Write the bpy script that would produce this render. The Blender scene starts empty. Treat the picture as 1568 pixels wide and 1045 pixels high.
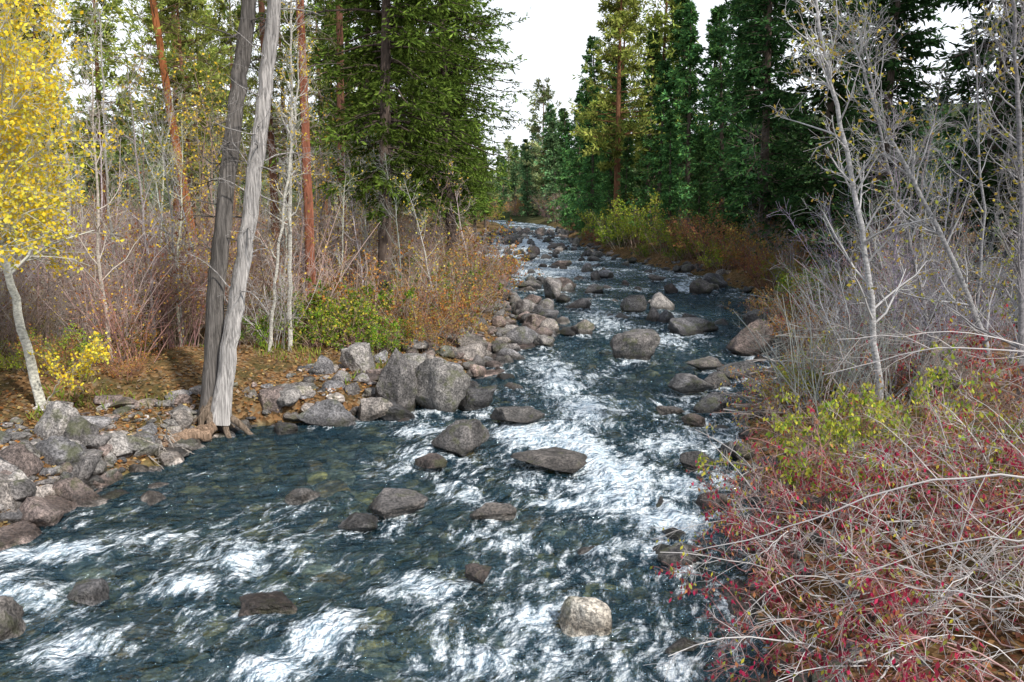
import bpy, bmesh, math
import numpy as np
from mathutils import Vector
rng = np.random.default_rng(11)
scene = bpy.context.scene
def V(*a): return np.array(a, dtype=float)
def sm(t):
    t = np.clip(t, 0, 1); return t*t*(3-2*t)
def unit(a):
    return a/np.maximum(np.linalg.norm(a, axis=-1, keepdims=True), 1e-9)

# ------------------------------------------------------------ numpy noise
def _h(ix, iy, iz, seed):
    n = (ix.astype(np.int64)*374761393 + iy.astype(np.int64)*668265263 + iz.astype(np.int64)*1440662683 + seed*974634777) & 0xffffffff
    n = ((n ^ (n >> 13))*1274126177) & 0xffffffff
    n = n ^ (n >> 16)
    return (n & 0xffff)/32767.5 - 1.0
def vnoise(p, seed=0):
    i = np.floor(p); f = p-i; f = f*f*(3-2*f)
    r = 0
    for dx in (0, 1):
        for dy in (0, 1):
            for dz in (0, 1):
                w = (f[..., 0] if dx else 1-f[..., 0])*(f[..., 1] if dy else 1-f[..., 1])*(f[..., 2] if dz else 1-f[..., 2])
                r = r + w*_h(i[..., 0]+dx, i[..., 1]+dy, i[..., 2]+dz, seed)
    return r
def fbm(p, octv=4, seed=0, gain=.5):
    s = 0; a = 1
    for o in range(octv):
        s = s + a*vnoise(p*(2.03**o)+o*17.3, seed+o); a *= gain
    return s
def n2(x, y, sc, octv=3, seed=0, sy=None):
    sy = sy or sc
    return fbm(np.stack([x*sc, y*sy, np.zeros_like(x)+.37], -1), octv, seed)

# ------------------------------------------------------------ river layout (metres)
LY = V(-60, 3, 8, 11.2, 13.8, 15.7, 17.5, 17.9, 19.6, 21.5, 25.3, 28.7, 36, 43.8, 68.7, 103, 154, 180, 210, 240)
LX = V(-16, -10.5, -8.2, -6.8, -6.2, -5.9, -5.0, -3.2, -1.6, -.9, -.8, .2, .4, -1.2, -3.0, -3.4, -.9, -2, -8, -18)
RY = V(-60, 3, 7.8, 9.9, 13.5, 17.7, 20.8, 26.2, 32, 41, 56, 72, 95, 154, 180, 210, 240)
RX = V(2.7, 2.1, 2.2, 2.5, 3.5, 4.6, 6.2, 7.7, 9.7, 11.8, 11.0, 8.0, 6.6, 7.2, 6, 0, -9)
def xl(y): return np.interp(y, LY, LX)
def xr(y): return np.interp(y, RY, RX)
def ground(x, y):
    x = np.asarray(x, float); y = np.asarray(y, float)
    wob = .25*n2(x, y, .8, 2, 5)
    dl = xl(y)-x+wob; dr = x-xr(y)+wob
    zl = -.12+.6*sm((dl+.2)/1.7)+.45*sm((dl-1.5)/5)
    zr = -.12+.75*sm((dr+.2)/1.8)+.6*sm((dr-1.2)/4)
    left = dl > dr
    d = np.where(left, dl, dr)
    z = np.where(left, zl, zr)
    z = np.where(d < -.2, -.12-.30*sm((-d-.2)/1.6), z)
    z = z + .07*n2(x, y, .9, 3, 9)*(1+sm(d/3)) + .25*n2(x, y, .15, 2, 3)*sm(d/6)
    z = z + sm((d-10)/60)*1.5
    z = z + 10*sm((-x-60)/160) + 30*sm((x-40)/160)
    z = z + 8*sm((y-220)/200)*sm((d+4)/8) + 25*sm((np.abs(x)+y-500)/400)
    return z

# ------------------------------------------------------------ mesh builder
class MB:
    def __init__(s): s.v = []; s.f = []; s.c = []; s.m = []; s.n = 0
    def add(s, v, f, col, mat=0):
        v = v.reshape(-1, 3); col = np.asarray(col, float)
        if col.ndim == 1: col = np.tile(col, (len(v), 1))
        mat = np.full(len(f), mat) if np.isscalar(mat) else mat
        s.v.append(v); s.c.append(col); s.f.append(f.reshape(len(f), -1)+s.n); s.m.append(mat); s.n += len(v)
    def tubes(s, P, R, S, col, mat=0):
        if P.ndim == 2: P = P[None]; R = R[None]
        N, K, _ = P.shape
        T = unit(np.gradient(P, axis=1))
        ov = unit(P[:, -1]-P[:, 0]); ax = np.argmin(np.abs(ov), axis=1)
        ref = np.eye(3)[ax][:, None, :]
        U = unit(np.cross(T, np.broadcast_to(ref, T.shape))); W = np.cross(T, U)
        a = np.arange(S)/S*2*np.pi
        v = P[:, :, None]+R[:, :, None, None]*(np.cos(a)[None, None, :, None]*U[:, :, None]+np.sin(a)[None, None, :, None]*W[:, :, None])
        idx = np.arange(N*K*S).reshape(N, K, S)
        A = idx[:, :-1]; B = idx[:, 1:]
        f = np.stack([A, np.roll(A, -1, 2), np.roll(B, -1, 2), B], -1).reshape(-1, 4)
        col = np.asarray(col, float)
        if col.ndim == 2 and len(col) == N: col = np.repeat(col, K*S, axis=0)
        s.add(v, f, col, mat)
        return v
    def leaves(s, pos, L, W, col, mat=1, dirs=None, spread=1.0):
        n = len(pos); L = np.broadcast_to(L, (n,)); W = np.broadcast_to(W, (n,))
        a = rng.normal(size=(n, 3))
        a = unit(a) if dirs is None else unit(unit(dirs)+spread*unit(a))
        b = unit(np.cross(a, rng.normal(size=(n, 3))))
        L = L[:, None]; W = W[:, None]
        v = np.stack([pos, pos+a*L*.5+b*W*.5, pos+a*L, pos+a*L*.5-b*W*.5], 1)
        f = np.arange(n*4).reshape(n, 4)
        col = np.asarray(col, float)
        if col.ndim == 1: col = np.tile(col, (n, 1))
        s.add(v, f, np.repeat(col, 4, axis=0), mat)
    def build(s, name, mats, smooth=True, keep=False):
        v = np.concatenate(s.v); c = np.concatenate(s.c)
        if keep:   # only a template: merged into larger masses later
            return dict(v=v, c=c, f=np.concatenate(s.f), m=np.concatenate(s.m))
        me = bpy.data.meshes.new(name)
        tot = np.concatenate([np.full(len(f), f.shape[1]) for f in s.f])
        loops = np.concatenate([f.ravel() for f in s.f])
        me.vertices.add(len(v)); me.vertices.foreach_set('co', v.astype(np.float32).ravel())
        me.loops.add(len(loops)); me.loops.foreach_set('vertex_index', loops.astype(np.int32))
        me.polygons.add(len(tot)); st = np.concatenate([[0], np.cumsum(tot)[:-1]])
        me.polygons.foreach_set('loop_start', st.astype(np.int32))
        for m in mats: me.materials.append(m)
        me.polygons.foreach_set('material_index', np.concatenate(s.m).astype(np.int32))
        me.update(calc_edges=True)
        me.polygons.foreach_set('use_smooth', np.full(len(tot), smooth))
        ca = me.color_attributes.new('Col', 'FLOAT_COLOR', 'POINT')
        ca.data.foreach_set('color', np.concatenate([np.clip(c, 0, 1), np.ones((len(c), 1))], 1).astype(np.float32).ravel())
        return me

def obj(name, me, loc=(0, 0, 0), rot=(0, 0, 0), sc=1, parent=None):
    o = bpy.data.objects.new(name, me); scene.collection.objects.link(o)
    o.location = loc; o.rotation_euler = rot
    o.scale = (sc, sc, sc) if np.isscalar(sc) else sc
    if parent: o.parent = parent
    return o
def empty(name):
    o = bpy.data.objects.new(name, None); scene.collection.objects.link(o); return o

def grow(P, R, n, t0, t1, length, ang, K, up=0., jit=.15, rs=.5, taper=.7, lt=0., flat=0.):
    """side shoots along parent polylines"""
    N, KP, _ = P.shape
    t = rng.uniform(t0, t1, (N, n)); x = t*(KP-1); i = np.minimum(x.astype(int), KP-2); f = (x-i)[..., None]
    ar = np.arange(N)[:, None]
    p0 = P[ar, i]*(1-f)+P[ar, i+1]*f; tan = unit(P[ar, i+1]-P[ar, i])
    r0 = (R[ar, i]*(1-f[..., 0])+R[ar, i+1]*f[..., 0])*rs
    pr = rng.normal(size=tan.shape); pr[..., 2] *= (1-flat)
    pr = unit(pr-tan*np.sum(pr*tan, -1, keepdims=True))
    a = np.radians(ang)*rng.uniform(.7, 1.3, (N, n))[..., None]
    d = (np.cos(a)*tan+np.sin(a)*pr).reshape(-1, 3)
    L = (np.broadcast_to(length, (N,))[:, None]*(1-lt*t)*rng.uniform(.5, 1.2, (N, n))).reshape(-1)
    p = p0.reshape(-1, 3); out = [p]
    for k in range(K-1):
        d = unit(d+jit*rng.normal(size=d.shape)+V(0, 0, up))
        p = p+d*(L/(K-1))[:, None]; out.append(p)
    Q = np.stack(out, 1)
    RR = r0.reshape(-1)[:, None]*(1-taper*np.linspace(0, 1, K))[None]
    return Q, RR
def along(P, n):
    N, K, _ = P.shape
    t = rng.uniform(0, 1, (N, n))*(K-1); i = np.minimum(t.astype(int), K-2); f = (t-i)[..., None]; ar = np.arange(N)[:, None]
    return (P[ar, i]*(1-f)+P[ar, i+1]*f).reshape(-1, 3), unit(P[ar, i+1]-P[ar, i]).reshape(-1, 3)
def pick(cols, n, var=.15):
    cols = np.asarray(cols, float)
    c = cols[rng.integers(0, len(cols), n)]
    return c*rng.uniform(1-var, 1+var, (n, 1))

# ------------------------------------------------------------ materials
def mk(nt, t, **k):
    n = nt.nodes.new(t)
    for a, b in k.items():
        if a.startswith('i_'):
            key = a[2:]; key = int(key) if key.isdigit() else key.replace('_', ' ')
            n.inputs[key].default_value = b
        else: setattr(n, a, b)
    return n
def newmat(name):
    m = bpy.data.materials.new(name); m.use_nodes = True; nt = m.node_tree; nt.nodes.clear()
    return m, nt, (lambda t, **k: mk(nt, t, **k))
def ramp(nt, src, stops, interp='LINEAR'):
    r = nt.nodes.new('ShaderNodeValToRGB'); r.color_ramp.interpolation = interp
    e = r.color_ramp.elements
    while len(e) < len(stops): e.new(.5)
    for q, (p, c) in zip(e, stops):
        q.position = p; q.color = (*c, 1) if len(c) == 3 else c
    nt.links.new(src, r.inputs[0]); return r.outputs[0]
def math_(nt, op, a, b=None, c=None, clamp=False):
    n = nt.nodes.new('ShaderNodeMath'); n.operation = op; n.use_clamp = clamp
    for i, q in enumerate((a, b, c)):
        if q is None: continue
        if isinstance(q, (int, float)): n.inputs[i].default_value = q
        else: nt.links.new(q, n.inputs[i])
    return n.outputs[0]
def mix(nt, fac, a, b, mode='MIX'):
    n = nt.nodes.new('ShaderNodeMix'); n.data_type = 'RGBA'; n.blend_type = mode
    for s, q in ((n.inputs[0], fac), (n.inputs[6], a), (n.inputs[7], b)):
        if isinstance(q, (int, float)): s.default_value = q
        elif isinstance(q, tuple): s.default_value = (*q, 1)
        else: nt.links.new(q, s)
    return n.outputs[2]

def leaf_mat(name, transl=.35, randv=.25):
    m, nt, N = newmat(name); L = nt.links.new
    a = N('ShaderNodeAttribute', attribute_name='Col'); col = a.outputs['Color']
    if randv:
        oi = N('ShaderNodeObjectInfo'); hs = N('ShaderNodeHueSaturation')
        v = math_(nt, 'MULTIPLY_ADD', oi.outputs['Random'], 2*randv, 1-randv); L(v, hs.inputs['Value'])
        h = math_(nt, 'MULTIPLY_ADD', oi.outputs['Random'], .024, .478); L(h, hs.inputs['Hue'])
        L(col, hs.inputs['Color']); col = hs.outputs[0]
    p = N('ShaderNodeBsdfDiffuse'); L(col, p.inputs[0])
    t = N('ShaderNodeBsdfTranslucent'); L(col, t.inputs[0])
    ms = N('ShaderNodeMixShader', i_0=transl); L(p.outputs[0], ms.inputs[1]); L(t.outputs[0], ms.inputs[2])
    o = N('ShaderNodeOutputMaterial'); L(ms.outputs[0], o.inputs[0]); return m
def bark_mat(name, scale=(9, 9, 1.6), contrast=(.45, 1.35), bump=.5):
    m, nt, N = newmat(name); L = nt.links.new
    a = N('ShaderNodeAttribute', attribute_name='Col'); tc = N('ShaderNodeTexCoord')
    mp = N('ShaderNodeMapping'); mp.inputs['Scale'].default_value = scale; L(tc.outputs['Object'], mp.inputs[0])
    n1 = N('ShaderNodeTexNoise', i_Scale=2.2, i_Detail=4, i_Roughness=.65); L(mp.outputs[0], n1.inputs['Vector'])
    lo, hi = contrast
    f = ramp(nt, n1.outputs[0], [(.32, (lo,)*3), (.68, (hi,)*3)])
    c = mix(nt, 1., a.outputs['Color'], f, 'MULTIPLY')
    p = N('ShaderNodeBsdfDiffuse', i_Roughness=.8); L(c, p.inputs[0])
    if bump:
        b = N('ShaderNodeBump', i_Strength=bump, i_Distance=.03); L(n1.outputs[0], b.inputs['Height']); L(b.outputs[0], p.inputs['Normal'])
    o = N('ShaderNodeOutputMaterial'); L(p.outputs[0], o.inputs[0]); return m
def twig_mat():
    m, nt, N = newmat('twig_bark'); L = nt.links.new
    a = N('ShaderNodeAttribute', attribute_name='Col'); p = N('ShaderNodeBsdfDiffuse'); L(a.outputs['Color'], p.inputs[0])
    o = N('ShaderNodeOutputMaterial'); L(p.outputs[0], o.inputs[0]); return m
M_leaf = leaf_mat('autumn_leaf', .4, .0); M_needle = leaf_mat('conifer_needles', .25, .25)
M_bark = bark_mat('bark', bump=0); M_twig = twig_mat(); M_pole = bark_mat('pale_bark', (7, 7, 12), (.45, 1.25), 0)
M_snag = bark_mat('weathered_wood', (16, 16, .8), (.3, 1.35), .9)

def rock_mat():
    m, nt, N = newmat('river_stone'); L = nt.links.new
    a = N('ShaderNodeAttribute', attribute_name='Col'); g = N('ShaderNodeNewGeometry')
    n1 = N('ShaderNodeTexNoise', i_Scale=3.5, i_Detail=7, i_Roughness=.72); L(g.outputs['Position'], n1.inputs['Vector'])
    n2_ = N('ShaderNodeTexNoise', i_Scale=26, i_Detail=2, i_Roughness=.75); L(g.outputs['Position'], n2_.inputs['Vector'])
    f = ramp(nt, n1.outputs[0], [(.32, (.3,)*3), (.5, (.85,)*3), (.68, (1.8, 1.78, 1.74))])
    c = mix(nt, 1., a.outputs['Color'], f, 'MULTIPLY')
    f2 = ramp(nt, n2_.outputs[0], [(.38, (.4,)*3), (.5, (1.,)*3), (.64, (1.6,)*3)])
    c = mix(nt, .9, c, f2, 'MULTIPLY')
    n3 = N('ShaderNodeTexNoise', i_Scale=2.1, i_Detail=3, i_Roughness=.7); L(g.outputs['Position'], n3.inputs['Vector'])
    mo = ramp(nt, n3.outputs[0], [(.54, (0,)*3), (.64, (1,)*3)])
    c = mix(nt, math_(nt, 'MULTIPLY', mo, .5), c, (.09, .10, .03))
    sx = N('ShaderNodeSeparateXYZ'); L(g.outputs['Position'], sx.inputs[0])
    z = math_(nt, 'MULTIPLY_ADD', n1.outputs[0], -.35, sx.outputs[2])
    wet = ramp(nt, math_(nt, 'ADD', z, .5), [(.34, (.45,)*3), (.42, (1,)*3), (.60, (0,)*3)])
    c = mix(nt, wet, c, mix(nt, 1., c, (.24, .22, .20), 'MULTIPLY'))
    p = N('ShaderNodeBsdfPrincipled'); L(c, p.inputs['Base Color'])
    L(math_(nt, 'MULTIPLY_ADD', wet, -.55, .85), p.inputs['Roughness'])
    hh = math_(nt, 'ADD', math_(nt, 'MULTIPLY', n1.outputs[0], 1.), math_(nt, 'MULTIPLY', n2_.outputs[0], .3))
    b = N('ShaderNodeBump', i_Strength=1., i_Distance=.09); L(hh, b.inputs['Height']); L(b.outputs[0], p.inputs['Normal'])
    o = N('ShaderNodeOutputMaterial'); L(p.outputs[0], o.inputs[0]); return m
M_rock = rock_mat()
def bedstone_mat():
    m, nt, N = newmat('submerged_stone'); L = nt.links.new
    a = N('ShaderNodeAttribute', attribute_name='Col'); g = N('ShaderNodeNewGeometry')
    n1 = N('ShaderNodeTexNoise', i_Scale=7, i_Detail=3, i_Roughness=.7); L(g.outputs['Position'], n1.inputs['Vector'])
    c = mix(nt, 1., a.outputs['Color'], ramp(nt, n1.outputs[0], [(.35, (.5,)*3), (.65, (1.4,)*3)]), 'MULTIPLY')
    p = N('ShaderNodeBsdfDiffuse'); L(c, p.inputs[0])
    o = N('ShaderNodeOutputMaterial'); L(p.outputs[0], o.inputs[0]); return m
M_bed = bedstone_mat()

def ground_mat():
    m, nt, N = newmat('leaf_litter_ground'); L = nt.links.new
    g = N('ShaderNodeNewGeometry')
    vo = N('ShaderNodeTexVoronoi', i_Scale=14.); L(g.outputs['Position'], vo.inputs['Vector'])
    n1 = N('ShaderNodeTexNoise', i_Scale=1.1, i_Detail=5, i_Roughness=.7); L(g.outputs['Position'], n1.inputs['Vector'])
    sc = N('ShaderNodeSeparateColor'); L(vo.outputs['Color'], sc.inputs[0])
    lit = ramp(nt, sc.outputs[0], [(0, (.05, .035, .02)), (.3, (.12, .065, .03)), (.55, (.21, .11, .05)), (.8, (.28, .18, .09)), (1, (.18, .15, .11))])
    soil = ramp(nt, n1.outputs[0], [(.35, (.05, .05, .02)), (.6, (.13, .09, .045))])
    c = mix(nt, ramp(nt, n1.outputs[0], [(.38, (.2,)*3), (.55, (.9,)*3)]), soil, lit)
    vb = N('ShaderNodeTexVoronoi', i_Scale=4.5); L(g.outputs['Position'], vb.inputs['Vector'])
    sb = N('ShaderNodeSeparateColor'); L(vb.outputs['Color'], sb.inputs[0])
    bed = ramp(nt, sb.outputs[0], [(0, (.10, .08, .04)), (.4, (.24, .19, .08)), (.75, (.36, .29, .13)), (1, (.2, .2, .16))])
    bed = mix(nt, 1., bed, ramp(nt, vb.outputs['Distance'], [(.0, (1.1,)*3), (.6, (.4,)*3)]), 'MULTIPLY')
    sx = N('ShaderNodeSeparateXYZ'); L(g.outputs['Position'], sx.inputs[0])
    under = ramp(nt, math_(nt, 'ADD', sx.outputs[2], .5), [(.5, (1,)*3), (.62, (0,)*3)])
    c = mix(nt, under, c, bed)
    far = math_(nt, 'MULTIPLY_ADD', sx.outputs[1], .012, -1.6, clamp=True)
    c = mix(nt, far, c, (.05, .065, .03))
    p = N('ShaderNodeBsdfDiffuse', i_Roughness=.9); L(c, p.inputs[0])
    b = N('ShaderNodeBump', i_Strength=.7, i_Distance=.04); L(vo.outputs['Distance'], b.inputs['Height']); L(b.outputs[0], p.inputs['Normal'])
    o = N('ShaderNodeOutputMaterial'); L(p.outputs[0], o.inputs[0]); return m
M_ground = ground_mat()

def water_mat():
    m, nt, N = newmat('river_water'); L = nt.links.new
    uv = N('ShaderNodeAttribute', attribute_name='flow'); fo = N('ShaderNodeAttribute', attribute_name='foam')
    def nz(sx, sy, sc, det, rough, dist=0):
        mp = N('ShaderNodeMapping'); mp.inputs['Scale'].default_value = (sx, sy, 1); L(uv.outputs['Vector'], mp.inputs[0])
        n = N('ShaderNodeTexNoise', i_Scale=sc, i_Detail=det, i_Roughness=rough, i_Distortion=dist); L(mp.outputs[0], n.inputs['Vector']); return n.outputs[0]
    r1 = nz(1.1, 1.3, 1.9, 3, .55, .4); r2 = nz(1.1, 1.5, 6.5, 3, .6, .2)
    f1 = nz(2.6, 1., 2.3, 8, .76, .25); f2 = nz(1.7, 1., 13, 3, .7, 0); f3 = nz(1.5, 1., .9, 2, .5, .3)
    h = math_(nt, 'ADD', r1, math_(nt, 'MULTIPLY', r2, .36))
    b = N('ShaderNodeBump', i_Strength=1., i_Distance=.46); L(h, b.inputs['Height'])
    gl = N('ShaderNodeBsdfGlossy', i_Roughness=.06); gl.inputs[0].default_value = (.66, .86, 1, 1); L(b.outputs[0], gl.inputs['Normal'])
    tr = N('ShaderNodeBsdfTransparent'); tr.inputs[0].default_value = (.74, .82, .74, 1)
    df = N('ShaderNodeBsdfDiffuse'); df.inputs[0].default_value = (.02, .08, .12, 1); L(b.outputs[0], df.inputs['Normal'])
    body = N('ShaderNodeMixShader', i_0=.26); L(tr.outputs[0], body.inputs[1]); L(df.outputs[0], body.inputs[2])
    fr = N('ShaderNodeFresnel', i_IOR=1.5); L(b.outputs[0], fr.inputs['Normal'])
    ws = N('ShaderNodeMixShader'); L(fr.outputs[0], ws.inputs[0]); L(body.outputs[0], ws.inputs[1]); L(gl.outputs[0], ws.inputs[2])
    s = math_(nt, 'ADD', math_(nt, 'MULTIPLY', f1, 1.3), math_(nt, 'MULTIPLY', f2, .3))
    s = math_(nt, 'ADD', s, math_(nt, 'MULTIPLY', f3, .4))
    s = math_(nt, 'ADD', s, math_(nt, 'MULTIPLY', fo.outputs['Fac'], .34))
    mk_ = N('ShaderNodeMapRange', interpolation_type='SMOOTHSTEP'); mk_.inputs[1].default_value = 1.16; mk_.inputs[2].default_value = 1.47
    L(s, mk_.inputs[0])
    fm = N('ShaderNodeBsdfDiffuse'); L(ramp(nt, math_(nt, 'ADD', math_(nt, 'MULTIPLY', f1, .6), math_(nt, 'MULTIPLY', f2, .4)), [(.42, (.42, .56, .68)), (.56, (.88, .93, .96))]), fm.inputs[0])
    L(b.outputs[0], fm.inputs['Normal'])
    ms = N('ShaderNodeMixShader'); L(math_(nt, 'MULTIPLY', mk_.outputs[0], .95), ms.inputs[0]); L(ws.outputs[0], ms.inputs[1]); L(fm.outputs[0], ms.inputs[2])
    o = N('ShaderNodeOutputMaterial'); L(ms.outputs[0], o.inputs[0]); return m
M_water = water_mat()

# ------------------------------------------------------------ ground sheet
ys = [-40.]
while ys[-1] < 900: ys.append(ys[-1]+.10+.013*max(abs(ys[-1])-6, 0))
xs = [0.]
while xs[-1] < 700: xs.append(xs[-1]+.13+.05*max(xs[-1]-13, 0))
xs = np.array(xs); xs = np.concatenate([-xs[:0:-1], xs]); ys = np.array(ys)
def grid(X, Y, Z):
    r, c = X.shape; idx = np.arange(r*c).reshape(r, c)
    return np.stack([X, Y, Z], -1).reshape(-1, 3), np.stack([idx[:-1, :-1], idx[:-1, 1:], idx[1:, 1:], idx[1:, :-1]], -1).reshape(-1, 4)
X, Y = np.meshgrid(xs, ys); mb = MB(); v, f = grid(X, Y, ground(X, Y)); mb.add(v, f, V(.2, .15, .1))
obj('ground', mb.build('ground', [M_ground]))

# ------------------------------------------------------------ rocks
_ico = {}
def ico(sub):
    if sub not in _ico:
        bm = bmesh.new(); bmesh.ops.create_icosphere(bm, subdivisions=sub, radius=1)
        _ico[sub] = (np.array([q.co[:] for q in bm.verts]), np.array([[q.index for q in fc.verts] for fc in bm.faces])); bm.free()
    return _ico[sub]
def rockshape(sub, seed, planes=13, rough=1.):
    r = np.random.default_rng(seed); p, f = ico(sub); p = p.copy()
    for _ in range(planes):
        n = unit(r.normal(size=3)); d = r.uniform(.48, .86)
        p -= np.maximum(p@n-d, 0)[:, None]*n
    p += unit(p)*(fbm(p*1.7+seed, 3, seed)*.08*rough)[:, None]
    if sub >= 4: p += unit(p)*(fbm(p*6+seed, 4, seed+5)*.03*rough)[:, None]
    return p, f
GREY = [(.19, .175, .17), (.22, .205, .195), (.15, .145, .15), (.27, .24, .22), (.21, .165, .15)]
# x, y, width, height, tone
HERO = [(-2.45, 18.7, 1.25, 1.45, .75), (-1.6, 19.0, 1.3, 1.2, .8), (-3.8, 17.7, 1.25, .52, 1), (-2.95, 18.2, .9, .48, 1), (-4.9, 18.0, .8, .55, .95),
 (-.9, 15.7, 1.05, .62, .6), (.15, 17.8, 1.3, .36, .45), (-.75, 19.2, 1.05, .5, .5), (.8, 14.8, 1.5, .3, .4), (-1.35, 14.7, .6, .26, .5),
 (-1.7, 12.5, .9, .27, .8), (-3.2, 13.0, .52, .22, .8), (-2.15, 11.9, .55, .18, .6), (-.27, 12.2, .62, .24, .6), (-.45, 10.1, .42, .2, .6),
 (.75, 8.85, .56, .36, 2.4), (2.15, 10.5, .62, .3, .5), (-4.8, 9.5, .5, .24, .8), (-5.5, 8.9, .8, .38, .7), (-2.75, 9.4, .8, .14, .4),
 (3.5, 25.4, 1.5, .95, .7), (4.9, 36, 1.45, .8, .8), (6.1, 30.5, 1.9, .55, .8), (2.4, 30, 1.0, .55, .8), (7.2, 26.3, 1.8, 1.05, .6), (8.6, 30.5, 1.6, .9, .6),
 (4.1, 20.5, 1.2, .48, .8), (4.3, 18.7, .8, .45, .7), (3.4, 18.5, .55, .2, .8), (3.75, 17.6, .5, .25, .7), (5.1, 21.3, .8, .42, .6), (5.9, 22.3, 1.1, .5, .6),
 (.4, 28, 1.2, .6, 1), (-1.35, 25.6, 1.3, .65, .5), (2.5, 45, 1.5, .75, .7), (.95, 46, 1.3, .55, .7), (4.1, 44, 1.3, .5, .9), (5.6, 53, 1.1, .5, 1.5),
 (1.2, 69, 1.5, .6, .6), (3.4, 62, 1.4, .5, .8), (0, 55, 1.2, .5, .8), (-7.9, 15.0, 1.0, 1.15, 1.1), (-7.3, 13.9, .8, .75, .9), (-7.4, 12.3, 1.0, .7, .9), (-6.6, 12.9, .8, .5, .8),
 (-7.9, 11.2, .9, .7, 1.), (-3.6, 20.6, .9, 1.05, 1.2), (-4.4, 20.0, .6, .8, 1.), (5.2, 23.5, 1., .4, .6), (7.9, 16.0, 1.1, 1.9, 1.), (-.2, 25.9, .8, .4, .9), (1.0, 27.5, .9, .4, .9), (1.2, 33, 1.2, .6, .9), (2.9, 37.5, 1.2, .5, .9),
 (.8, 31, 1, .6, .9), (.5, 35, 1.2, .7, 1), (6.3, 38, 1.0, .4, .7), (10.6, 47, 1.5, .8, .8), (8.3, 51, 1.1, .4, .7), (2.95, 12.5, .5, .3, .5), (3.2, 14.6, .6, .3, .5)]
for i, (x, y, w, h, tone) in enumerate(HERO):
    p, f = rockshape(5 if y < 32 else 4, 100+i, 9 if tone > 2 else 16)
    zb = max(float(ground(x, y)), -.1) if h < 1.8 else .8
    if h >= 1.8: h = .95
    top = h+max(zb, 0)*.4
    if x < -6.5 and y < 16: top = h*.75+zb*.6
    sz = max(h*.72, .16); s = V(w/2*1.15, w/2*rng.uniform(.75, 1.05), sz)
    p = p*s
    rz = rng.uniform(-.5, .5); c_, s_ = math.cos(rz), math.sin(rz)
    p = np.stack([p[:, 0]*c_-p[:, 1]*s_, p[:, 0]*s_+p[:, 1]*c_, p[:, 2]], -1)
    p[:, 2] -= p[:, 2].max()
    mb = MB(); col = V(*GREY[i % 5])*tone*1.15
    if tone > 2: col = V(.6, .54, .46)
    mb.add(p, f, col)
    obj('river_boulder', mb.build('river_boulder', [M_rock]), (x, y, top+(zb if h == .95 else 0)))
def scatter_rocks(name, pts, sizes, subs, flat=.6, sink=.25, tone=1., seed=0, cols=None, mat=None, ztop=None):
    mb = MB(); nv = 12
    zz = ground(pts[:, 0], pts[:, 1]); g = np.array(cols or GREY)
    if ztop is not None:
        ok = zz+sizes*.4 < ztop; pts = pts[ok]; sizes = sizes[ok]; zz = zz[ok]
    k = rng.integers(0, nv, len(pts)); big = (pts[:, 1] < 19) & (sizes > .3)
    for sub, cond in ((subs[0], big), (subs[1], ~big)):
        for j in range(nv):
            sel = np.where((k == j) & cond)[0]
            if not len(sel): continue
            p, f = rockshape(sub, 900+seed*50+j, 12); n = len(sel)
            S = sizes[sel][:, None]*.5*np.stack([rng.uniform(.85, 1.4, n), rng.uniform(.75, 1.1, n), rng.uniform(flat-.2, flat+.2, n)], 1)
            q = p[None]*S[:, None]
            a = rng.uniform(0, 6.28, n)[:, None]; ca, sa = np.cos(a), np.sin(a)
            ti = rng.normal(0, .3, n)[:, None]
            q = np.stack([q[..., 0], q[..., 1]*np.cos(ti)-q[..., 2]*np.sin(ti), q[..., 1]*np.sin(ti)+q[..., 2]*np.cos(ti)], -1)
            q = np.stack([q[..., 0]*ca-q[..., 1]*sa, q[..., 0]*sa+q[..., 1]*ca, q[..., 2]], -1)
            q += np.stack([pts[sel, 0], pts[sel, 1], zz[sel]+S[:, 2]*(1-2*sink)], 1)[:, None]
            ff = (f[None]+(np.arange(n)*len(p))[:, None, None]).reshape(-1, 3)
            col = np.repeat(g[rng.integers(0, len(g), n)]*np.exp(rng.normal(0, .35, (n, 1)))*tone, len(p), 0)
            mb.add(q, ff, col)
    obj(name, mb.build(name, [mat or M_rock]))
def ln(n, a, b, s=.5): return np.clip(np.exp(rng.normal(math.log(a), s, n)), a*.4, b)
def yden(n, a, b): return np.exp(rng.uniform(math.log(a), math.log(b), n))
n = 1500; y = yden(n, 6, 130); x = xl(y)-rng.normal(.45, .75, n)
scatter_rocks('bank_rocks', np.stack([x, y], 1), ln(n, .22, .85, .6)*(1+.006*y), (4, 2), .6, .34, 1., seed=1)
n = 420; y = rng.uniform(12, 23, n); x = xl(y)-rng.uniform(.2, 3.6, n)
scatter_rocks('bank_rocks', np.stack([x, y], 1), ln(n, .24, .6, .5), (4, 2), .6, .3, 1.15, seed=7)
n = 650; y = yden(n, 7, 130); x = xr(y)+rng.normal(.3, .6, n)
scatter_rocks('bank_rocks', np.stack([x, y], 1), ln(n, .2, .7, .6)*(.8+.012*y), (4, 2), .6, .38, .65, seed=6)
n = 1000; y = rng.uniform(22, 60, n); x = xl(y)+rng.normal(.2, 1.0, n)+.6*sm((y-26)/6)
scatter_rocks('cobble_bar', np.stack([x, y], 1), ln(n, .36, 1.1), (3, 2), .65, .15, 1.1, seed=2, cols=GREY+[(.28, .22, .2), (.25, .19, .17)])
n = 520; y = rng.uniform(30, 140, n); x = xl(y)+(xr(y)-xl(y))*rng.uniform(0, 1, n)**1.5
scatter_rocks('midstream_rocks', np.stack([x, y], 1), ln(n, .6, 1.5, .4)*(.85+.002*y), (3, 3), .95, -.02, .75, seed=3)
n = 240; y = rng.uniform(8, 34, n); x = xl(y)+(xr(y)-xl(y))*rng.uniform(0, 1, n)
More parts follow.
